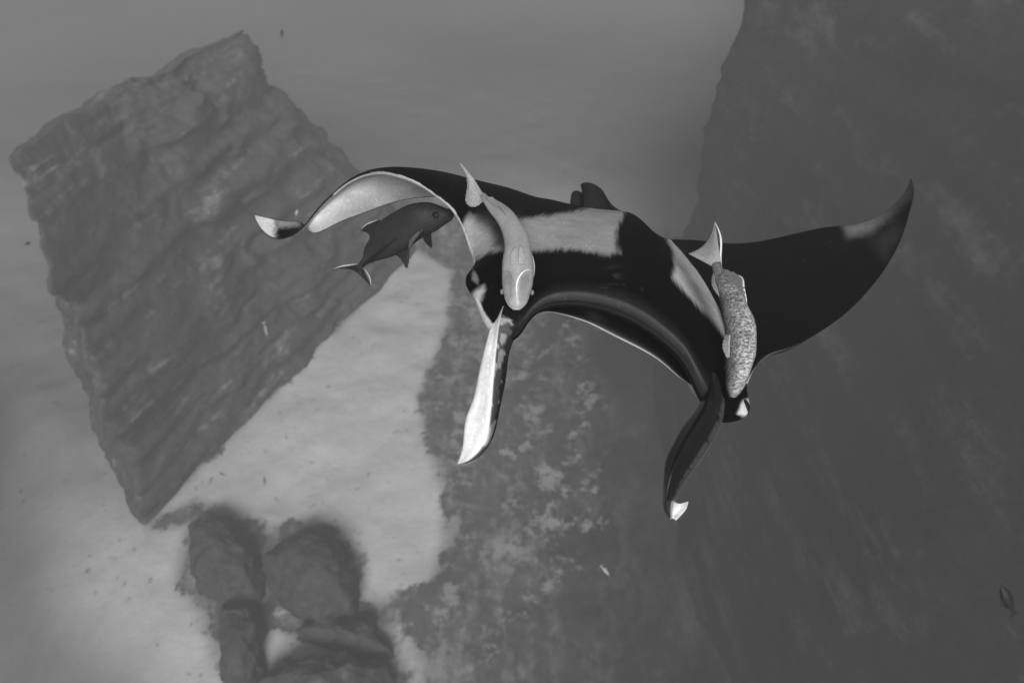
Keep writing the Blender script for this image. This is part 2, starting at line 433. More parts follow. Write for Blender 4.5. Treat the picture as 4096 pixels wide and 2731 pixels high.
# each station: leading edge, three points over the back, trailing edge (photo px, px, metres)
ST = [
    lerpS((1014, 858, 4.30), (1017, 861, 4.31)),
    lerpS((1042, 912, 4.26), (1075, 872, 4.32)),
    lerpS((1120, 955, 4.18), (1150, 883, 4.28)),
    lerpS((1192, 924, 4.08), (1206, 890, 4.26)),
    [(1248, 861, 4.00), (1243, 868, 4.06), (1244, 885, 4.09), (1248, 908, 4.10), (1252, 932, 4.10)],
    [(1328, 773, 3.88), (1323, 782, 3.96), (1327, 815, 4.02), (1333, 858, 4.05), (1340, 898, 4.07)],
    [(1428, 704, 3.73), (1425, 704, 3.84), (1433, 745, 3.94), (1441, 800, 4.00), (1450, 855, 4.05)],
    [(1530, 684, 3.58), (1525, 669, 3.72), (1537, 700, 3.87), (1552, 758, 3.99), (1568, 812, 4.06)],
    [(1640, 716, 3.43), (1636, 671, 3.60), (1651, 686, 3.84), (1669, 738, 4.02), (1692, 789, 4.12)],
    [(1730, 772, 3.28), (1745, 702, 3.45), (1770, 690, 3.82), (1805, 735, 4.15), (1835, 792, 4.30)],
    [(1815, 845, 3.08), (1850, 755, 3.26), (1890, 716, 3.70), (1945, 750, 4.20), (2000, 812, 4.52)],
    [(1865, 945, 2.92), (1925, 835, 3.06), (1995, 754, 3.50), (2060, 765, 4.10), (2120, 825, 4.52)],
    [(1885, 1005, 2.84), (1960, 910, 2.92), (2060, 800, 3.35), (2135, 785, 4.0), (2230, 838, 4.52)],
    [(1896, 1055, 2.66), (1980, 985, 2.70), (2080, 860, 3.15), (2180, 795, 3.85), (2260, 840, 4.52)],
    [(1888, 1130, 2.50), (1975, 1040, 2.56), (2090, 910, 3.00), (2210, 805, 3.75), (2290, 842, 4.52)],
    [(1915, 1210, 2.42), (1995, 1110, 2.47), (2110, 950, 2.92), (2240, 815, 3.68), (2310, 845, 4.52)],
    [(1985, 1320, 2.35), (2050, 1180, 2.43), (2150, 985, 2.86), (2270, 824, 3.62), (2340, 848, 4.52)],
    [(2062, 1335, 2.32), (2095, 1200, 2.42), (2190, 1000, 2.84), (2295, 832, 3.60), (2360, 850, 4.52)],
    [(2118, 1265, 2.33), (2150, 1165, 2.43), (2225, 1002, 2.84), (2320, 836, 3.58), (2375, 852, 4.52)],
    [(2225, 1212, 2.35), (2240, 1120, 2.46), (2285, 998, 2.84), (2360, 842, 3.56), (2395, 855, 4.52)],
    [(2330, 1212, 2.36), (2340, 1115, 2.47), (2360, 995, 2.84), (2400, 846, 3.54), (2410, 858, 4.52)],
    [(2450, 1240, 2.36), (2450, 1130, 2.47), (2440, 1000, 2.83), (2445, 850, 3.50), (2430, 860, 4.52)],
    [(2560, 1290, 2.35), (2555, 1170, 2.45), (2520, 1015, 2.81), (2495, 854, 3.46), (2450, 865, 4.52)],
    [(2650, 1352, 2.33), (2640, 1230, 2.43), (2590, 1055, 2.78), (2540, 866, 3.42), (2480, 870, 4.52)],
    [(2738, 1440, 2.32), (2725, 1310, 2.40), (2660, 1115, 2.74), (2585, 900, 3.38), (2510, 880, 4.52)],
    [(2790, 1540, 2.31), (2785, 1400, 2.38), (2725, 1180, 2.72), (2630, 945, 3.36), (2540, 890, 4.52)],
    [(2850, 1640, 2.33), (2840, 1470, 2.40), (2785, 1230, 2.73), (2670, 980, 3.38), (2570, 905, 4.52)],
    [(2905, 1672, 2.37), (2885, 1500, 2.43), (2835, 1260, 2.78), (2710, 1010, 3.45), (2600, 920, 4.52)],
    [(2975, 1650, 2.46), (2925, 1480, 2.52), (2868, 1270, 2.88), (2740, 1040, 3.58), (2635, 940, 4.52)],
    [(2988, 1560, 2.58), (2945, 1430, 2.72), (2885, 1250, 3.12), (2770, 1060, 3.80), (2680, 956, 4.50)],
    [(3000, 1480, 2.74), (2960, 1390, 2.96), (2900, 1230, 3.35), (2810, 1065, 3.92), (2740, 958, 4.48)],
    [(3052, 1418, 2.92), (3000, 1330, 3.12), (2945, 1205, 3.48), (2870, 1065, 3.98), (2810, 963, 4.46)],
    [(3150, 1382, 3.12), (3110, 1285, 3.36), (3055, 1170, 3.70), (3005, 1060, 4.08), (2965, 973, 4.46)],
    lerpS((3250, 1335, 3.32), (3130, 946, 4.48), 0, -.10),
    lerpS((3400, 1232, 3.62), (3310, 909, 4.48), 0, -.10),
    lerpS((3500, 1125, 3.84), (3430, 894, 4.46), 0, -.08),
    lerpS((3590, 980, 4.06), (3530, 853, 4.44), 0, -.05),
    lerpS((3638, 835, 4.22), (3600, 792, 4.42), 0, -.03),
    lerpS((3649, 755, 4.30), (3629, 748, 4.40), 0, -.01),
    lerpS((3642, 714, 4.36), (3639, 716, 4.37)),
]
NS = len(ST)
CT = WA(np.array([[list(p) for p in s] for s in ST]))            # NS,5,3
sS = arc(CT); sS = sS/sS[-1]
NU, NV = 560, 110
# more samples where stations are dense (the head)
uu = np.interp(np.linspace(0, NS-1, NU), np.arange(NS), sS)
vv = np.linspace(0, 1, NV)**1.25
g1 = nspline(sS, CT, uu)
UP = np.stack([nspline(np.linspace(0, 1, 5), g1[k], vv) for k in range(NU)], 0)
for _ in range(6):
    UP[2:-2, 1:-1] = UP[2:-2, 1:-1]*.5+.125*(UP[1:-3, 1:-1]+UP[3:-1, 1:-1]+UP[2:-2, :-2]+UP[2:-2, 2:])
    UP[2:-2, 0] = UP[2:-2, 0]*.6+.2*(UP[1:-3, 0]+UP[3:-1, 0])
sidx = np.linspace(0, NS-1, NU)                                 # fractional station number
S2, V2 = np.meshgrid(sidx, vv, indexing='ij')
NRM = normals(UP)
if (NRM[NU//2, NV//4] @ AF) > 0: NRM = -NRM
# ridges of the upper lip and folds of the skin
lip = np.exp(-((V2-.085)/.03)**2)*sstep(16.5, 19, S2)*(1-sstep(24.5, 26.5, S2))
gro = np.exp(-((V2-.035)/.025)**2)*sstep(16.5, 19, S2)*(1-sstep(24.5, 26.5, S2))
eyb = np.exp(-(((S2-14.1)/.55)**2+((V2-.02)/.10)**2))
eyc = np.exp(-(((S2-14.75)/.30)**2+((V2-.05)/.06)**2))
eyr = np.exp(-(((S2-27.8)/.6)**2+((V2-.02)/.1)**2))
UP = UP+NRM*(.010*lip-.006*gro+.030*eyb+.018*eyc+.02*eyr)[..., None]
UP = UP+NRM*(.004*fbm(UP*5.0, 3, 4))[..., None]
NRM = normals(UP)
if (NRM[NU//2, NV//4] @ AF) > 0: NRM = -NRM
# thickness
head = sstep(12.5, 16, S2)*(1-sstep(26, 29, S2))
shape = np.clip(2.0*np.sqrt(np.clip(V2, 0, 1))*(1-V2), 0, 1)
tw = np.interp(sidx, [0, 1, 4, 9, 12, 15, 20, 25, 28, 31, 34, 37, NS-1], [.003, .008, .016, .050, .14, .30, .42, .36, .24, .13, .07, .03, .004])[:, None]
edge = np.interp(sidx, [0, 3, 8, 12, 15, 20, 26, 30, 36, NS-1], [.003, .006, .012, .03, .05, .04, .05, .03, .010, .003])[:, None]*(1-.75*V2)
prof = (1-head)*shape+head*(.10*sstep(0, .1, V2)+.9*sstep(.12, .5, V2)*(1-sstep(.6, 1.0, V2)))
TH = edge+tw*prof
NSM = NRM.copy()
for _ in range(30):
    NSM[1:-1, 1:-1] = (NSM[1:-1, 1:-1]*2+NSM[:-2, 1:-1]+NSM[2:, 1:-1]+NSM[1:-1, :-2]+NSM[1:-1, 2:])/6
NSM /= np.maximum(np.linalg.norm(NSM, axis=-1, keepdims=True), 1e-6)
odir = -NSM*(1-.75*head[..., None])+AF*(.75*head[..., None]); odir /= np.linalg.norm(odir, axis=-1, keepdims=True)
LO = UP+odir*TH[..., None]
# rounded leading edge: one extra row pushed forward
fwd = UP[:, 0]-UP[:, 3]; fwd /= np.maximum(np.linalg.norm(fwd, axis=-1, keepdims=True), 1e-6)
mid = (UP[:, 0]+LO[:, 0])/2+fwd*(TH[:, 0]*.42)[:, None]
q1 = UP[:, 0]*.6+mid*.4+fwd*(TH[:, 0]*.14)[:, None]; q2 = LO[:, 0]*.6+mid*.4+fwd*(TH[:, 0]*.14)[:, None]
RING = np.concatenate([UP[:, ::-1], q1[:, None], mid[:, None], q2[:, None], LO], 1)   # TE..LE..TE
NR = RING.shape[1]
PXU = PX(UP); PXR = PX(RING)

# --- skin tone (albedo)
BLK, PAT, WHT = .003, .38, .80
px = PXU[..., :2]
fur = 9*fbm(np.stack([S2*9, V2*14, S2*0], -1), 3, 71)+5*(vnoise(np.stack([S2*60, V2*4, S2*0], -1), 5)-.5)
def blot(poly, soft, s0, s1, jit=1.0, v0=0, v1=1):
    d = sdf(poly, px)+fur*jit
    return (1-sstep(-soft, soft, d))*((S2 >= s0) & (S2 <= s1) & (V2 >= v0) & (V2 <= v1))
tu = np.full(S2.shape, BLK)
def paint(m, val):
    global tu
    tu = tu*(1-m)+val*m
# grey of the upper lip, its sheen painted into the tone
paint(.9*sstep(15.5, 18, S2)*(1-sstep(25.5, 27, S2))*(1-sstep(.10, .26, V2+.012*fur/9)), .020)
paint(.8*lip, .065)  # highlight along the lip ridge painted as a paler line
# shoulder patches
p1 = [(1870, 1010), (1850, 900), (1880, 850), (1980, 885), (2080, 875), (2180, 862), (2300, 848), (2370, 826), (2420, 800), (2500, 840), (2485, 880), (2462, 925), (2463, 970), (2476, 1012), (2440, 1022), (2300, 998), (2150, 1002), (2040, 1000), (1960, 1008), (1905, 1035)]
m1 = blot(p1, 13, 8, 24.5, 1.1)
paint(m1, PAT)
p2 = [(2655, 930), (2720, 985), (2790, 1045), (2850, 1150), (2880, 1250), (2900, 1345), (2850, 1285), (2750, 1180), (2692, 1112), (2702, 1065), (2690, 1000)]
paint(blot(p2, 12, 22.5, 29.0, .9), PAT*1.3)
# dark shading painted into the skin tone behind the gill on the left shoulder
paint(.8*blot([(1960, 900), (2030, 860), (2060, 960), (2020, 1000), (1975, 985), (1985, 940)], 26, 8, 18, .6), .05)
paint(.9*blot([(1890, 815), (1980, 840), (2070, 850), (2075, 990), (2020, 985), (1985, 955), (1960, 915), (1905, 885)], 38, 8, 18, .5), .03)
# pale rims of head and wing root
paint(blot([(1890, 1075), (1912, 1105), (1912, 1135), (1888, 1118)], 7, 12, 16, .4), .20)
paint(blot([(1880, 1180), (1915, 1155), (1935, 1140), (1938, 1165), (1925, 1195), (1915, 1220), (1890, 1215)], 12, 13, 17.5, .6), .34)
paint((1-sstep(.006, .028, V2+.0015*fur))*((S2 > 14.9) & (S2 < 16.6)), .50)
rim = (1-sstep(.0, .018, V2+.0012*fur))*((S2 > 7.6) & (S2 < 13.2))
paint(rim, .62)
paint(blot([(2950, 1655), (2972, 1600), (3000, 1590), (3005, 1670)], 8, 26.5, 29.5, .4), .6)
# wing tips
paint(blot([(3370, 905), (3450, 880), (3560, 815), (3660, 690), (3650, 760), (3632, 790), (3560, 872), (3480, 930), (3392, 948)], 26, 30, NS, .8), .20)
paint(.5*blot([(3480, 960), (3580, 880), (3600, 930), (3540, 1020)], 45, 30, NS, 1), .06)
tip = (S2 < 3.4)
paint((1-sstep(1085, 1115, px[..., 0]+fur))*tip, .55)
paint(blot([(1100, 870), (1200, 875), (1200, 905), (1110, 912)], 14, 0, 3.4, .8), .22)
edgeband = np.maximum(1-sstep(.0, .05, V2), sstep(.93, .98, V2))*tip
paint(edgeband, .03)
# scars and specks
sp = vnoise(UP*42, 11); paint(.5*sstep(.955, .985, sp), .10)
# healed scratch marks on the head
for (cx, cy, w_, h_) in ((2455, 1105, 26, 44), (2430, 1160, 40, 20), (2140, 1060, 22, 18)):
    g = np.exp(-(((px[..., 0]-cx)/w_)**2+((px[..., 1]-cy)/h_)**2))*(vnoise(np.stack([px[..., 0]*.01, px[..., 1]*.16, px[..., 0]*0], -1), 8) > .62)*((S2 > 14) & (S2 < 26))
    paint(.6*g, .06)
tl = np.full(S2.shape, .62)
f2 = fbm(np.stack([S2*3, V2*7, S2*0], -1), 4, 17)
tl *= 1-.45*sstep(.35, .95, V2+.1*f2)  # curvature shading of the underside painted as grey towards the trailing edge
tl = tl*(1+.10*f2)
tl = np.where((S2 > 16.3) & (S2 < 26.6) & (V2 < .35), .05, tl)        # roof of the mouth
tl = np.where(V2 > .985, .03, tl)
dk = sstep(30, 32, S2); tl = tl*(1-.5*dk)
tl = tl*(1-.93*dk*(1-sstep(.04, .12, V2)))
# leading edge rows
wl = (((S2[:, 0] > 6.5) & (S2[:, 0] < 12.9)) | ((S2[:, 0] > 14.6) & (S2[:, 0] < 16.6))).astype(float)
thin = 1-sstep(5.5, 7.5, S2[:, 0])
rp = sstep(5.8, 8.2, S2[:, 0]+.5*(vnoise(np.stack([sidx*30, sidx*0, sidx*0], -1), 9)-.5)); rp = np.where(S2[:, 0] > 9, 1, rp)
e0 = np.where(wl > 0, .02+.43*rp, BLK*1.5)
e1 = np.where(wl > 0, .03+.47*rp, np.where(S2[:, 0] < 7, .03, BLK*2)); e2 = np.where(S2[:, 0] < 13, np.where(S2[:, 0] < 5, .04, .6), np.where(S2[:, 0] > 27, .01+.44*(1-sstep(31, 33, S2[:, 0])), .05))
jl = .04*(vnoise(np.stack([sidx*40, sidx*0, sidx*0], -1), 3)-.3)
tl = np.where((S2 < 5.0) & (V2 < .003+.2*np.maximum(jl[:, None], 0)), .03, tl)
TONE = np.concatenate([tu[:, ::-1], e0[:, None], e1[:, None], e2[:, None], tl], 1)

MV = [RING.reshape(-1, 3)]; MF = gridfaces(NU, NR); MT = [TONE.ravel()]; moff = NU*NR
# trailing edge seam
for i in range(NU-1):
    a = i*NR; b = (i+1)*NR; MF.append((a, b, b+NR-1, a+NR-1))
def addpart(V, Fc, T):
    global moff
    MV.append(np.asarray(V)); MF.extend([tuple(k+moff for k in f) for f in Fc]); MT.append(np.asarray(T)); moff += len(V)

# --- lower jaw
jrim = [(2105, 1285, 2.42), (2165, 1250, 2.47), (2250, 1258, 2.52), (2350, 1290, 2.55), (2450, 1340, 2.55), (2550, 1390, 2.54), (2650, 1452, 2.50), (2725, 1515, 2.45), (2785, 1552, 2.40), (2815, 1580, 2.36)]
jin = [(2110, 1270, 2.46), (2185, 1215, 2.62), (2260, 1195, 2.78), (2350, 1195, 2.85), (2460, 1225, 2.85), (2570, 1275, 2.82), (2670, 1345, 2.75), (2750, 1430, 2.62), (2800, 1520, 2.48), (2822, 1575, 2.39)]
jun = [(2110, 1262, 2.52), (2190, 1210, 2.75), (2265, 1190, 2.95), (2350, 1190, 3.1), (2460, 1220, 3.1), (2570, 1270, 3.05), (2670, 1340, 2.92), (2755, 1430, 2.75), (2805, 1520, 2.55), (2824, 1572, 2.42)]
nj = 120
A = curve(WA(jin), nj); B = curve(WA(jrim), nj); C = curve(WA(jun), nj)
rows = []; tj = []
for s in np.linspace(0, 1, 14):                     # mouth floor, from inside to the rim
    P = A*(1-s)+B*s+AF*(.03*math.sin(math.pi*s)); rows.append(P)
    tj.append(.015+.5*s**14*sstep(.04, .14, np.linspace(0, 1, nj))*(1-sstep(.86, .97, np.linspace(0, 1, nj)))+.07*np.exp(-((np.linspace(0, 1, nj)-.40)/.035)**2)*math.exp(-((s-.62)/.16)**2))  # lit line along the rim is painted into the jaw tone
for s in np.linspace(0, 1, 14)[1:]:
    P = B*(1-s)+C*s+AF*(.02*math.sin(math.pi*s)); rows.append(P)
    tj.append(np.full(nj, .30+.35*s))
J = np.array(rows)
addpart(J.reshape(-1, 3), gridfaces(len(rows), nj), np.array(tj).ravel())

# --- cephalic fins: cross-sections through outer edge A, ridge B, dark edge C and back D
def cephalic(A, B, C, D, tones, n=90, white_noise=True, sm=2):
    A, B, C, D = (curve(WA(x), n) for x in (A, B, C, D))
    rings = []; tn = []
    for i in range(n):
        loop = []; tt = []
        K = [(A[i], B[i]), (B[i], C[i]), (C[i], D[i]), (D[i], A[i])]
        for k, (p, q) in enumerate(K):
            m = 10
            for s in np.linspace(0, 1, m, endpoint=False):
                loop.append(p*(1-s)+q*s); tt.append(tones(k, s, i/(n-1)))
        L = np.array(loop)
        for _ in range(sm): L = (np.roll(L, 1, 0)+2*L+np.roll(L, -1, 0))/4
        rings.append(L); tn.append(tt)
    R = np.array(rings)
    if white_noise:
        ang = np.arange(R.shape[1])
        R = R+AF*(.006*fbm(np.stack([np.repeat(np.linspace(0, 3, n)[:, None], len(ang), 1), np.repeat(ang[None]*.55, n, 0), np.zeros((n, len(ang)))], -1), 3, 61))[..., None]
    V, Fc = loft(R, True)
    T = np.array(tn).ravel(); T = np.concatenate([T, [T[0], T[-1]]])
    addpart(V, Fc, T)
def tonL(k, s, t):
    j = .10*(math.sin(t*57)+math.sin(t*131+1))*.5
    if k == 0 and t < .065: return .012
    if k == 0: return WHT*1.06 if s < .93 else .55
    if k == 1 and t < .14+.05*s: return .008
    if k == 1: return (.34 if (vnoise(np.array([t*22, s*3, .5]), 4) > .52 and .16 < t < .8) else .09) if s < .55+j else .022
    if k == 2: return .02
    return .35 if s > .5 else .05
cephalic(
    [(2000, 1240, 2.58), (1964, 1288, 2.38), (1936, 1385, 2.31), (1910, 1490, 2.28), (1886, 1595, 2.255), (1857, 1670, 2.24), (1848, 1770, 2.24), (1836, 1830, 2.26), (1829, 1853, 2.29)],
    [(2022, 1195, 2.41), (1996, 1300, 2.29), (1986, 1400, 2.25), (1978, 1500, 2.22), (1972, 1600, 2.19), (1964, 1690, 2.17), (1950, 1765, 2.16), (1905, 1825, 2.18), (1834, 1856, 2.27)],
    [(2112, 1195, 2.44), (2094, 1308, 2.35), (2050, 1385, 2.35), (2030, 1500, 2.33), (2011, 1600, 2.30), (1992, 1690, 2.27), (1972, 1755, 2.25), (1918, 1826, 2.24), (1835, 1857, 2.28)],
    [(2050, 1220, 2.62), (2022, 1290, 2.52), (1990, 1390, 2.48), (1970, 1495, 2.45), (1945, 1600, 2.42), (1925, 1690, 2.39), (1915, 1765, 2.36), (1880, 1825, 2.33), (1833, 1855, 2.30)],
    tonL)
def tonR(k, s, t):
    w = float(vnoise(np.array([t*75., 2.3, .4]), 6))*1.3
    if k == 0: return .006
    if k == 1:
        if t > .90: return .35*(s > .6)+.03
        return .006 if s < .80-.2*w else .05
    return .3 if (k == 2 and t > .2) else .03
fin_f0 = len(MF)
cephalic(
    [(2815, 1450, 2.44), (2806, 1585, 2.34), (2775, 1645, 2.30), (2724, 1706, 2.26), (2688, 1772, 2.22), (2656, 1842, 2.19), (2649, 1905, 2.16), (2647, 1990, 2.14), (2655, 2040, 2.13), (2676, 2072, 2.13)],
    [(2850, 1450, 2.47), (2840, 1585, 2.26), (2810, 1660, 2.20), (2768, 1725, 2.16), (2730, 1790, 2.13), (2700, 1855, 2.10), (2682, 1915, 2.09), (2668, 1990, 2.09), (2668, 2040, 2.10), (2680, 2071, 2.12)],
    [(2892, 1480, 2.47), (2906, 1645, 2.37), (2890, 1708, 2.34), (2858, 1772, 2.30), (2820, 1832, 2.27), (2780, 1888, 2.24), (2745, 1930, 2.21), (2706, 1995, 2.18), (2690, 2045, 2.16), (2686, 2072, 2.14)],
    [(2860, 1520, 2.62), (2855, 1625, 2.48), (2830, 1680, 2.41), (2790, 1742, 2.36), (2752, 1805, 2.32), (2718, 1870, 2.28), (2697, 1925, 2.24), (2676, 1992, 2.20), (2672, 2042, 2.18), (2681, 2071, 2.15)],
    tonR, 170, True, 4)
fin_f1 = len(MF)
# white curled tip of the right lobe
A = curve(WA([(2693, 2003, 2.17), (2683, 2030, 2.165), (2678, 2052, 2.16), (2684, 2072, 2.15)]), 30)
B = curve(WA([(2753, 2006, 2.24), (2746, 2030, 2.22), (2728, 2054, 2.20), (2704, 2077, 2.17)]), 30)
ss = np.linspace(0, 1, 18)[None, :, None]; uq = np.linspace(0, 1, 30)[:, None, None]
GT = A[:, None]*(1-ss)+B[:, None]*ss-AU*(.012*np.sin(np.pi*ss)*(1-uq)**1.5)+AF*(.02*np.sin(np.pi*ss))
V, Fc = sheet(GT, .006)
addpart(V, Fc, np.full(len(V), .85))
# dorsal fin and pelvic flap over the tail base
def dorsal(root, tip, th):
    V, Fc = fin(root, tip, 30, 14, th, 0, .04); addpart(V, Fc, np.full(len(V), .016))
dorsal([(2330, 860, 4.02), (2400, 868, 3.98), (2460, 872, 3.92), (2530, 872, 3.85)],
       [(2346, 768, 4.06), (2326, 738, 4.05), (2345, 730, 4.02), (2385, 742, 3.98), (2410, 765, 3.95), (2425, 800, 3.92), (2455, 838, 3.88)], .03)
dorsal([(2285, 830, 4.15), (2340, 850, 4.12), (2400, 860, 4.08)],
       [(2287, 790, 4.17), (2291, 770, 4.16), (2304, 763, 4.15), (2325, 770, 4.13), (2345, 782, 4.12), (2365, 810, 4.1)], .03)

body = make('body', np.vstack(MV), MF, MANTA, ROOT, np.concatenate(MT))
body.data.materials.append(SHEEN)
for f in range(fin_f0, fin_f1): body.data.polygons[f].material_index = 1
def ellipsoid(c, rx, ry, rz, ax, ay, az, nu=14, nv=20):
    th = np.linspace(.02, math.pi-.02, nu)[:, None]; ph = np.linspace(0, 2*math.pi, nv, endpoint=False)[None]
    G = np.array(c)+(rx*np.sin(th)*np.cos(ph))[..., None]*ax+(ry*np.sin(th)*np.sin(ph))[..., None]*ay+(rz*np.cos(th)*np.ones_like(ph))[..., None]*az
    return loft(G, True)
V, Fc = ellipsoid(W(1904, 1134, 2.475), .020, .030, .020, AX, AU, AF)
make('eye', V, Fc, EYE, ROOT)
V, Fc = ellipsoid(W(2978, 1630, 2.46), .018, .03, .02, AX, AU, AF)
make('eye', V, Fc, EYE, ROOT)

# ------------------------------------------------------------------ remoras
def tube_rings(secs, thick, n=110, m=32, expo=2.3):
    """secs: (left px, left py, right px, right py, d); thick: metres of half depth per section"""
    S = np.array(secs, float)
    Lp = WA(np.stack([S[:, 0], S[:, 1], S[:, 4]], -1)); Rp = WA(np.stack([S[:, 2], S[:, 3], S[:, 4]], -1))
    t = arc((Lp+Rp)/2); tt = np.linspace(0, 1, n)
    tt = t[-1]*(tt*tt*(3-2*tt)*.5+tt*.5)
    L = nspline(t, Lp, tt); R = nspline(t, Rp, tt); T = np.interp(tt, t, thick)
    c = (L+R)/2; h = (R-L)/2
    a = np.linspace(0, 2*math.pi, m, endpoint=False)
    ca = np.sign(np.cos(a))*np.abs(np.cos(a))**(2/expo); sa = np.sign(np.sin(a))*np.abs(np.sin(a))**(2/expo)
    return c[:, None]+ca[None, :, None]*h[:, None]-sa[None, :, None]*(T[:, None, None]*AF), tt/t[-1], a
def finpart(name, parent, root, tip, tone, **kw):
    V, Fc = fin(root, tip, **kw)
    # ray streaks: tone varies along the fin
    n = len(V); r = .85+.3*rng.random(n)
    return make(name, V, Fc, FIN, parent, np.full(n, tone)*r)
def strip(P, r0, name, parent, mat, tone):
    """thin raised cord along px points"""
    C = curve(WA(P), 40); a = np.linspace(0, 2*math.pi, 8, endpoint=False)
    rr = r0*np.sin(np.linspace(.12, math.pi-.12, 40))
    G = C[:, None]+(np.cos(a)[None, :, None]*AX+np.sin(a)[None, :, None]*AU)*rr[:, None, None]
    V, Fc = loft(G, True); return make(name, V, Fc, mat, parent, np.full(len(V), tone))

R1 = thing('remora', W(2068, 1150, 2.38), 'smooth grey remora clinging to the manta head beside the eye, belly showing', 'remora', 'remoras riding on the manta')
secs = [(2052, 1240, 2080, 1240, 2.30), (2034, 1222, 2100, 1222, 2.31), (2017, 1185, 2118, 1185, 2.32), (2009, 1140, 2130, 1140, 2.33), (2008, 1090, 2135, 1090, 2.345),
        (2010, 1050, 2134, 1050, 2.36), (2017, 1005, 2124, 1000, 2.39), (2016, 965, 2115, 950, 2.43), (2006, 925, 2092, 905, 2.48), (1986, 885, 2062, 860, 2.54),
        (1952, 840, 2016, 818, 2.61), (1932, 805, 1966, 792, 2.67), (1922, 788, 1946, 780, 2.71), (1918, 780, 1940, 772, 2.73)]
G, tt, a = tube_rings(secs, [.012, .028, .042, .05, .052, .052, .050, .046, .042, .036, .026, .014, .008, .006])
# throat hollows beside the gill membranes
cc = PX(G)
def dent(G, cx, cy, sx, sy, dep):
    q = PX(G); g = np.exp(-(((q[..., 0]-cx)/sx)**2+((q[..., 1]-cy)/sy)**2))*(np.sin(a)[None, :] > .2)
    return G+AF*(dep*g)[..., None]
G = dent(G, 2040, 1140, 16, 55, .010); G = dent(G, 2100, 1140, 18, 50, .010); G = dent(G, 2070, 1205, 12, 20, -.004)
V, Fc = loft(G, True)
tone = .33+.09*fbm(V*14, 4, 77)
q = PX(V)
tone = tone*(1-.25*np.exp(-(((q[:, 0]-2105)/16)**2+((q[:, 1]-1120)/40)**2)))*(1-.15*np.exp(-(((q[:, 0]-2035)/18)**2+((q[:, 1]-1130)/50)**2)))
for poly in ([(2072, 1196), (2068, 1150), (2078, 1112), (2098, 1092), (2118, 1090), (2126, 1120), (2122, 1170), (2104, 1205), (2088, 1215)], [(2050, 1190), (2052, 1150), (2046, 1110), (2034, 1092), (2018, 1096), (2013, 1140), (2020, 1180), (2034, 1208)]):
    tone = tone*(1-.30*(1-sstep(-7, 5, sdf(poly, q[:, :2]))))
tone = tone*(.86+.22*vnoise(np.stack([q[:, 0]*.06, q[:, 1]*.022, q[:, 0]*0], -1), 12))
make('body', V, Fc, REMORA, R1, tone)
finpart('tail_fin', R1, [(1838, 650, 2.86), (1872, 688, 2.83), (1906, 732, 2.78), (1930, 770, 2.73), (1944, 786, 2.70)], [(1840, 656, 2.86), (1869, 745, 2.82), (1862, 806, 2.79), (1898, 828, 2.74), (1932, 806, 2.70)], .36, nu=44, nv=16, bulge=.015)
finpart('anal_fin', R1, [(1945, 792, 2.64), (1970, 818, 2.60), (2005, 850, 2.555), (2038, 890, 2.50)], [(1968, 787, 2.60), (1990, 806, 2.56), (2015, 840, 2.51), (2041, 893, 2.485)], .30, nu=34, nv=10)
for sx, pts in ((0, ([(2062, 1052, 2.294), (2052, 1056, 2.296), (2043, 1058, 2.302)], [(2066, 986, 2.330), (2052, 998, 2.326), (2041, 1026, 2.318)])),
                (1, ([(2074, 1054, 2.294), (2086, 1056, 2.296), (2096, 1054, 2.302)], [(2079, 978, 2.330), (2090, 998, 2.326), (2098, 1028, 2.318)]))):
    finpart('pelvic_fin', R1, pts[0], pts[1], .37, nu=18, nv=12, th=.002)
finpart('pectoral_fin', R1, [(2130, 1100, 2.36), (2126, 1060, 2.37), (2122, 1030, 2.38)], [(2136, 1106, 2.36), (2139, 1060, 2.365), (2125, 1008, 2.375)], .38, nu=18, nv=8, th=.006)
finpart('pectoral_fin', R1, [(2012, 1090, 2.36), (2015, 1060, 2.37), (2020, 1030, 2.38)], [(2008, 1092, 2.36), (2010, 1055, 2.365), (2017, 1010, 2.375)], .38, nu=18, nv=8, th=.006)
strip([(2127, 1088, 2.30), (2112, 1079, 2.285), (2095, 1086, 2.278), (2078, 1105, 2.276), (2068, 1130, 2.275), (2066, 1160, 2.274), (2068, 1190, 2.272)], .0027, 'gill_edge', R1, REMORA, .8)
strip([(2015, 1088, 2.30), (2027, 1083, 2.288), (2040, 1090, 2.282), (2050, 1108, 2.278), (2058, 1130, 2.277), (2063, 1150, 2.276)], .0016, 'gill_edge', R1, REMORA, .22)
strip([(2017, 1180, 2.30), (2026, 1205, 2.285), (2040, 1225, 2.275), (2066, 1235, 2.270), (2092, 1225, 2.275), (2106, 1208, 2.285), (2117, 1180, 2.30)], .0016, 'lip', R1, REMORA, .42)
for xr, xt in ((2046, 2056), (2053, 2061), (2060, 2066), (2077, 2078), (2085, 2083), (2093, 2089)):
    strip([(xr, 1054, 2.293), ((xr+xt)/2, 1022, 2.305), (xt, 992, 2.323)], .0012, 'fin_ray', R1, REMORA, .48)
strip([(2044, 908, 2.455), (2048, 914, 2.452), (2051, 920, 2.450)], .006, 'vent', R1, REMORA, .6)
for ex, ey in ((2008, 1167), (2129, 1170)):
    V, Fc = ellipsoid(W(ex, ey, 2.335), .0065, .010, .008, AX, AU, AF); make('eye', V, Fc, REMORA, R1, np.full(len(V), .16))

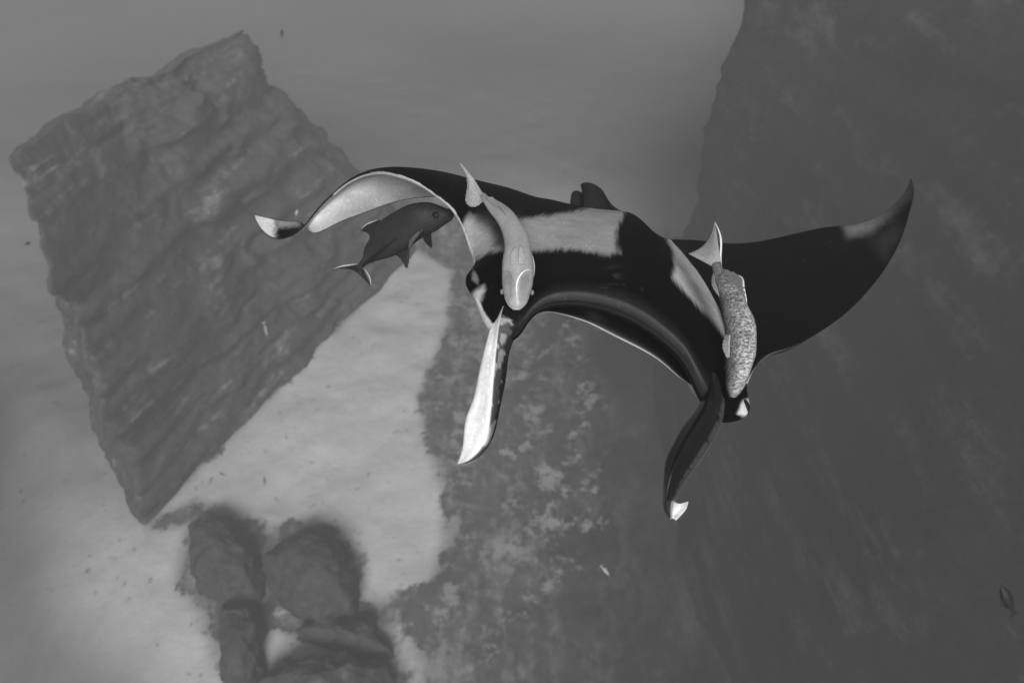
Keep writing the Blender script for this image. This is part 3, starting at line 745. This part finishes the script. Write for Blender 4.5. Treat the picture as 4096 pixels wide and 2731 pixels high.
R2 = thing('remora', W(2950, 1400, 2.5), 'speckled silvery remora clinging beside the raised wing root', 'remora', 'remoras riding on the manta')
secs = [(2920, 1588, 2942, 1588, 2.30), (2911, 1565, 2957, 1572, 2.305), (2905, 1510, 2986, 1520, 2.32), (2902, 1466, 3002, 1470, 2.345), (2904, 1415, 3018, 1415, 2.38),
        (2904, 1352, 3021, 1350, 2.42), (2898, 1288, 3015, 1282, 2.47), (2890, 1240, 2990, 1228, 2.51), (2880, 1195, 2966, 1180, 2.55), (2866, 1150, 2938, 1140, 2.59),
        (2856, 1110, 2912, 1104, 2.63), (2851, 1078, 2890, 1075, 2.67), (2849, 1058, 2885, 1055, 2.70), (2850, 1046, 2882, 1044, 2.72)]
G, tt, a = tube_rings(secs, [.012, .026, .044, .052, .056, .058, .056, .052, .048, .042, .034, .022, .012, .008], expo=2.1)
q = PX(G)
V, Fc = loft(G, True)
q = PX(V)
tone = .17+.14*sstep(2905, 3010, q[:, 0]-.0*q[:, 1])+.04*fbm(V*10, 3, 5)  # side light painted in: flank gets paler towards the right
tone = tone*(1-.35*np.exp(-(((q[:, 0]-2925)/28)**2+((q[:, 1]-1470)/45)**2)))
make('body', V, Fc, SCALES, R2, tone)
finpart('tail_fin', R2, [(2886, 1062, 2.70), (2872, 1062, 2.70), (2860, 1064, 2.70), (2850, 1066, 2.70)], [(2858, 884, 2.84), (2838, 945, 2.82), (2805, 988, 2.80), (2753, 1014, 2.78)], .30, nu=40, nv=22, bulge=.02)
strip([(2858, 886, 2.838), (2876, 925, 2.81), (2884, 975, 2.77), (2883, 1030, 2.73), (2887, 1064, 2.695)], .0045, 'fin_edge', R2, FIN, .8)
finpart('dorsal_fin', R2, [(2888, 1078, 2.66), (2915, 1115, 2.62), (2945, 1160, 2.56), (2975, 1215, 2.51)], [(2902, 1078, 2.67), (2963, 1106, 2.63), (2978, 1160, 2.57), (2988, 1226, 2.51)], .16, nu=30, nv=14, th=.006)
strip([(2935, 1096, 2.645), (2962, 1106, 2.628), (2974, 1145, 2.585), (2983, 1190, 2.545), (2988, 1224, 2.512)], .004, 'fin_edge', R2, FIN, .75)
finpart('anal_fin', R2, [(2856, 1092, 2.64), (2862, 1130, 2.60), (2880, 1185, 2.56)], [(2850, 1098, 2.64), (2846, 1135, 2.61), (2876, 1186, 2.56)], .26, nu=20, nv=8, th=.005)
finpart('pectoral_fin', R2, [(2920, 1340, 2.35), (2918, 1380, 2.34), (2918, 1428, 2.335)], [(2902, 1337, 2.37), (2890, 1385, 2.36), (2908, 1432, 2.34)], .34, nu=22, nv=12, th=.006)
finpart('pectoral_fin', R2, [(2992, 1440, 2.33), (2992, 1400, 2.335), (2998, 1350, 2.36)], [(3018, 1435, 2.36), (3024, 1390, 2.375), (3010, 1340, 2.385)], .40, nu=22, nv=12, th=.006)
for ex, ey in ((2901, 1470), (2995, 1490)):
    V, Fc = ellipsoid(W(ex, ey, 2.33), .006, .008, .007, AX, AU, AF); make('eye', V, Fc, EYE, R2)

# ------------------------------------------------------------------ jack
JD = 3.55
J1 = thing('jack_fish', W(1620, 930, JD), 'dark deep-bodied jack with forked tail swimming under the white wing', 'fish')
jd = lambda x: JD+.10*(1600-x)/200.0
sec = [((1817, 851), (1817, 859)), ((1812, 842), (1814, 868)), ((1798, 836), (1805, 881)), ((1768, 827), (1780, 898)), ((1730, 813), (1740, 925)), ((1690, 810), (1690, 950)), ((1640, 819), (1650, 978)),
       ((1600, 836), (1615, 1004)), ((1560, 858), (1585, 1019)), ((1522, 885), (1550, 1032)), ((1494, 920), (1520, 1040)), ((1476, 962), (1495, 1047)),
       ((1462, 1004), (1477, 1053)), ((1447, 1036), (1461, 1062)), ((1434, 1054), (1450, 1073)), ((1424, 1066), (1440, 1084))]
secs = [(t[0], t[1], b[0], b[1], jd((t[0]+b[0])/2)) for t, b in sec]
G, tt, a = tube_rings(secs, [.008, .02, .036, .055, .072, .085, .09, .088, .08, .07, .058, .044, .03, .02, .013, .008], 90, 36, 2.0)
V, Fc = loft(G, True); q = PX(V)
tone = .026+.007*fbm(V*9, 4, 3)
tone = tone+.03*np.exp(-(((q[:, 0]-1700)/34)**2+((q[:, 1]-858)/20)**2))*(fbm(V*60, 3, 8)+.6)
# side plates of the tail: dark scutes along the lateral line
ax0 = np.array([1452, 1062.]); ax1 = np.array([1585, 952.]); e = (ax1-ax0); L = np.linalg.norm(e); e /= L; nrm = np.array([-e[1], e[0]])
al = (q[:, :2]-ax0) @ e; pr = (q[:, :2]-ax0) @ nrm
jb = make('body', V, Fc, JACK, J1, tone)
def scute(cx, cy, r):
    V, Fc = ellipsoid(W(cx, cy, jd(cx)-r[1]), r[0]*.24, r[0], .004, AX*e[0]-AU*e[1], AX*nrm[0]-AU*nrm[1], AF, 6, 10)
    return make('scute', V, Fc, JACK, J1, np.full(len(V), .004))
for k in range(18):
    s = k/17.0; p = ax0+e*L*s
    top = np.interp(p[0], [1430, 1462, 1500, 1560, 1600], [.016, .036, .062, .082, .088])
    scute(p[0], p[1], (.0135*(1-.5*s), top+.014))
JT = .014
finpart('tail_fin', J1, [(1437, 1060, jd(1437)), (1433, 1068, jd(1433)), (1440, 1080, jd(1440)), (1452, 1076, jd(1452))], [(1333, 1077, jd(1333)), (1424, 1088, jd(1424)), (1438, 1100, jd(1438)), (1484, 1145, jd(1484))], JT, nu=44, nv=16, th=.008)
finpart('dorsal_fin', J1, [(1530, 884, jd(1530)), (1512, 905, jd(1512)), (1492, 935, jd(1492)), (1470, 990, jd(1470)), (1456, 1025, jd(1456))], [(1512, 880, jd(1512)), (1442, 922, jd(1442)), (1484, 925, jd(1484)), (1462, 985, jd(1462)), (1454, 1016, jd(1454))], JT, nu=44, nv=12, th=.008)
finpart('anal_fin', J1, [(1638, 985, jd(1638)), (1610, 1002, jd(1610)), (1575, 1018, jd(1575)), (1490, 1045, jd(1490))], [(1637, 1035, jd(1637)), (1628, 1073, jd(1628)), (1596, 1018, jd(1596)), (1490, 1052, jd(1490))], JT, nu=44, nv=12, th=.008)
finpart('pelvic_fin', J1, [(1724, 935, jd(1724)-.03), (1710, 942, jd(1710)-.03), (1692, 955, jd(1692)-.03)], [(1728, 975, jd(1728)-.05), (1726, 991, jd(1726)-.05), (1708, 976, jd(1708)-.05)], JT, nu=20, nv=10, th=.007)
finpart('pectoral_fin', J1, [(1692, 917, jd(1692)-.09), (1682, 925, jd(1682)-.09), (1672, 925, jd(1672)-.092)], [(1652, 968, jd(1652)-.12), (1634, 998, jd(1634)-.11), (1638, 960, jd(1638)-.12)], .055, nu=20, nv=12, th=.006)
strip([(1333, 1076, jd(1333)-.004), (1370, 1064, jd(1370)-.006), (1405, 1059, jd(1405)-.01), (1430, 1055, jd(1430)-.014)], .0035, 'fin_edge', J1, FIN, .45)
strip([(1484, 1143, jd(1484)-.004), (1480, 1115, jd(1480)-.006), (1468, 1090, jd(1468)-.008), (1456, 1075, jd(1456)-.012)], .0045, 'fin_edge', J1, FIN, .32)
strip([(1442, 921, jd(1442)-.004), (1462, 900, jd(1462)-.005), (1490, 887, jd(1490)-.006), (1512, 880, jd(1512)-.006)], .003, 'fin_edge', J1, FIN, .35)
strip([(1814, 853, jd(1814)-.02), (1808, 866, jd(1808)-.03), (1798, 878, jd(1798)-.035), (1788, 884, jd(1788)-.04)], .002, 'lip', J1, JACK, .045)
V, Fc = ellipsoid(W(1744, 860, jd(1744)-.064), .019, .019, .010, AX, AU, AF); ey = make('eye', V, Fc, EYE, J1)
th = np.linspace(0, 2*math.pi, 40, endpoint=False)
C = W(1744, 860, jd(1744)-.068)+np.cos(th)[:, None]*AX*.022+np.sin(th)[:, None]*AU*.021
aa = np.linspace(0, 2*math.pi, 6, endpoint=False)
G = C[:, None]+.0035*(np.cos(aa)[None, :, None]*(np.cos(th)[:, None, None]*AX+np.sin(th)[:, None, None]*AU)+np.sin(aa)[None, :, None]*AF)
Vv = G.reshape(-1, 3); Fr = [((i*6+j), (i*6+(j+1) % 6), (((i+1) % 40)*6+(j+1) % 6), (((i+1) % 40)*6+j)) for i in range(40) for j in range(6)]
make('eye_ring', Vv, Fr, JACK, J1, np.full(len(Vv), .035))

# ------------------------------------------------------------------ small distant fish
def small_fish(x, y, d, length_px, ang, tone, label, slim=.2, group='small fish over the seabed'):
    ca, sa = math.cos(math.radians(ang)), -math.sin(math.radians(ang))
    t = thing('small_fish', W(x, y, d), label, 'fish', group)
    L = length_px/F*d
    ax = AX*ca-AU*sa; ay = AX*sa+AU*ca
    c = W(x, y, d)
    prof = [(-.5, .03), (-.42, .25), (-.28, .75), (-.1, 1.0), (.1, .9), (.28, .5), (.38, .2), (.42, .14)]
    a = np.linspace(0, 2*math.pi, 12, endpoint=False)
    R = [c+ax*(-p*L)+(np.cos(a)[:, None]*ay*w*slim*L*.5+np.sin(a)[:, None]*AF*w*slim*L*.28) for p, w in prof]
    V, Fc = loft(np.array(R), True); make('body', V, Fc, FIN, t, np.full(len(V), tone))
    G = np.array([[c+ax*(-.40*L)+ay*s*.04*L, c+ax*(-.47*L)+ay*s*.09*L, c+ax*(-(.5+.06*abs(s))*L)+ay*s*.17*L] for s in (-1, -.5, 0, .5, 1)])
    V, Fc = sheet(G, .01*L); make('tail_fin', V, Fc, FIN, t, np.full(len(V), tone))
    G = np.array([[c+ax*(p*L)+ay*slim*.40*L*(1-abs(p)*1.2), c+ax*((p-.06)*L)+ay*slim*(.72-abs(p)*1.6)*L] for p in (-.22, -.1, 0, .1, .2)])
    V, Fc = sheet(G, .01*L); make('dorsal_fin', V, Fc, FIN, t, np.full(len(V), tone))
    return t
small_fish(1059, 1919, 30, 34, 95, .05, 'tiny dark fish pointing straight up over the open sand')
small_fish(888, 1894, 30, 30, 160, .05, 'tiny dark fish lying level over the sand near the pinnacle foot')
small_fish(845, 1918, 31, 34, 62, .12, 'tiny faint slanting fish over the sand near the pinnacle foot')
small_fish(785, 1952, 31, 24, 80, .12, 'tiny faint fish closest to the foot of the pinnacle')
small_fish(1474, 1896, 31, 22, 50, .08, 'tiny dark slanting fish over the middle of the sand')
small_fish(2153, 1897, 26, 34, 80, .01, 'tiny dark fish over rock between the two hanging head fins')
small_fish(2421, 2282, 24, 52, -48, .45, 'small pale fish diving over the streaked boulder', .24)
small_fish(1128, 134, 26, 34, 92, .02, 'tiny dark fish in open water above the pinnacle top', .4)
small_fish(112, 974, 22, 26, 20, .01, 'tiny dark fish beside the outer face of the pinnacle', .5)
small_fish(1062, 1318, 24, 60, -75, .30, 'small pale upright fish in front of the lower pinnacle', .16)
small_fish(1187, 850, 22, 26, 70, .40, 'tiny pale fish behind the curled wing tip', .4)
small_fish(4030, 2395, 7, 130, 115, .006, 'dark blurred fish alone against the rock wall', .36)

# ------------------------------------------------------------------ suspended specks
def specks():
    V = []; Fc = []; o = 0
    for k in range(260):
        d = random.uniform(2.0, 9.0); x = random.uniform(-100, 4200); y = random.uniform(-50, 2780)
        c = W(x, y, d); r = random.uniform(.0008, .0022)*(d/3.5)
        for s in ((1, 0, 0), (-1, 0, 0), (0, 1, 0), (0, -1, 0), (0, 0, 1), (0, 0, -1)):
            V.append(c+np.array(s)*r*random.uniform(.6, 1.4))
        for f in ((0, 2, 4), (2, 1, 4), (1, 3, 4), (3, 0, 4), (2, 0, 5), (1, 2, 5), (3, 1, 5), (0, 3, 5)): Fc.append(tuple(i+o for i in f))
        o += 6
    m = make('suspended_specks', V, Fc, FIN, None, np.full(len(V), .4)); m['kind'] = 'stuff'
    m['label'] = 'fine pale specks drifting in the water'; m['category'] = 'specks'
specks()

# ------------------------------------------------------------------ the water itself, as even haze
def haze():
    x0, x1, y0, y1, z0, z1 = -440, 440, -200, 640, -56, 31
    V = [(x, y, z) for z in (z0, z1) for x, y in ((x0, y0), (x1, y0), (x1, y1), (x0, y1))]
    Fc = [(0, 3, 2, 1), (4, 5, 6, 7), (0, 1, 5, 4), (1, 2, 6, 5), (2, 3, 7, 6), (3, 0, 4, 7)]
    m = bpy.data.materials.new('water_haze'); m.use_nodes = True; t = m.node_tree; t.nodes.clear()
    out = t.nodes.new('ShaderNodeOutputMaterial'); pv = t.nodes.new('ShaderNodeVolumePrincipled')
    pv.inputs['Color'].default_value = (.76, .76, .76, 1); pv.inputs['Density'].default_value = .0100
    t.links.new(pv.outputs[0], out.inputs['Volume'])
    o = make('haze', V, Fc, m, smooth=False); o['kind'] = 'stuff'
    o['label'] = 'grey sea water fading everything far away'; o['category'] = 'haze'
haze()
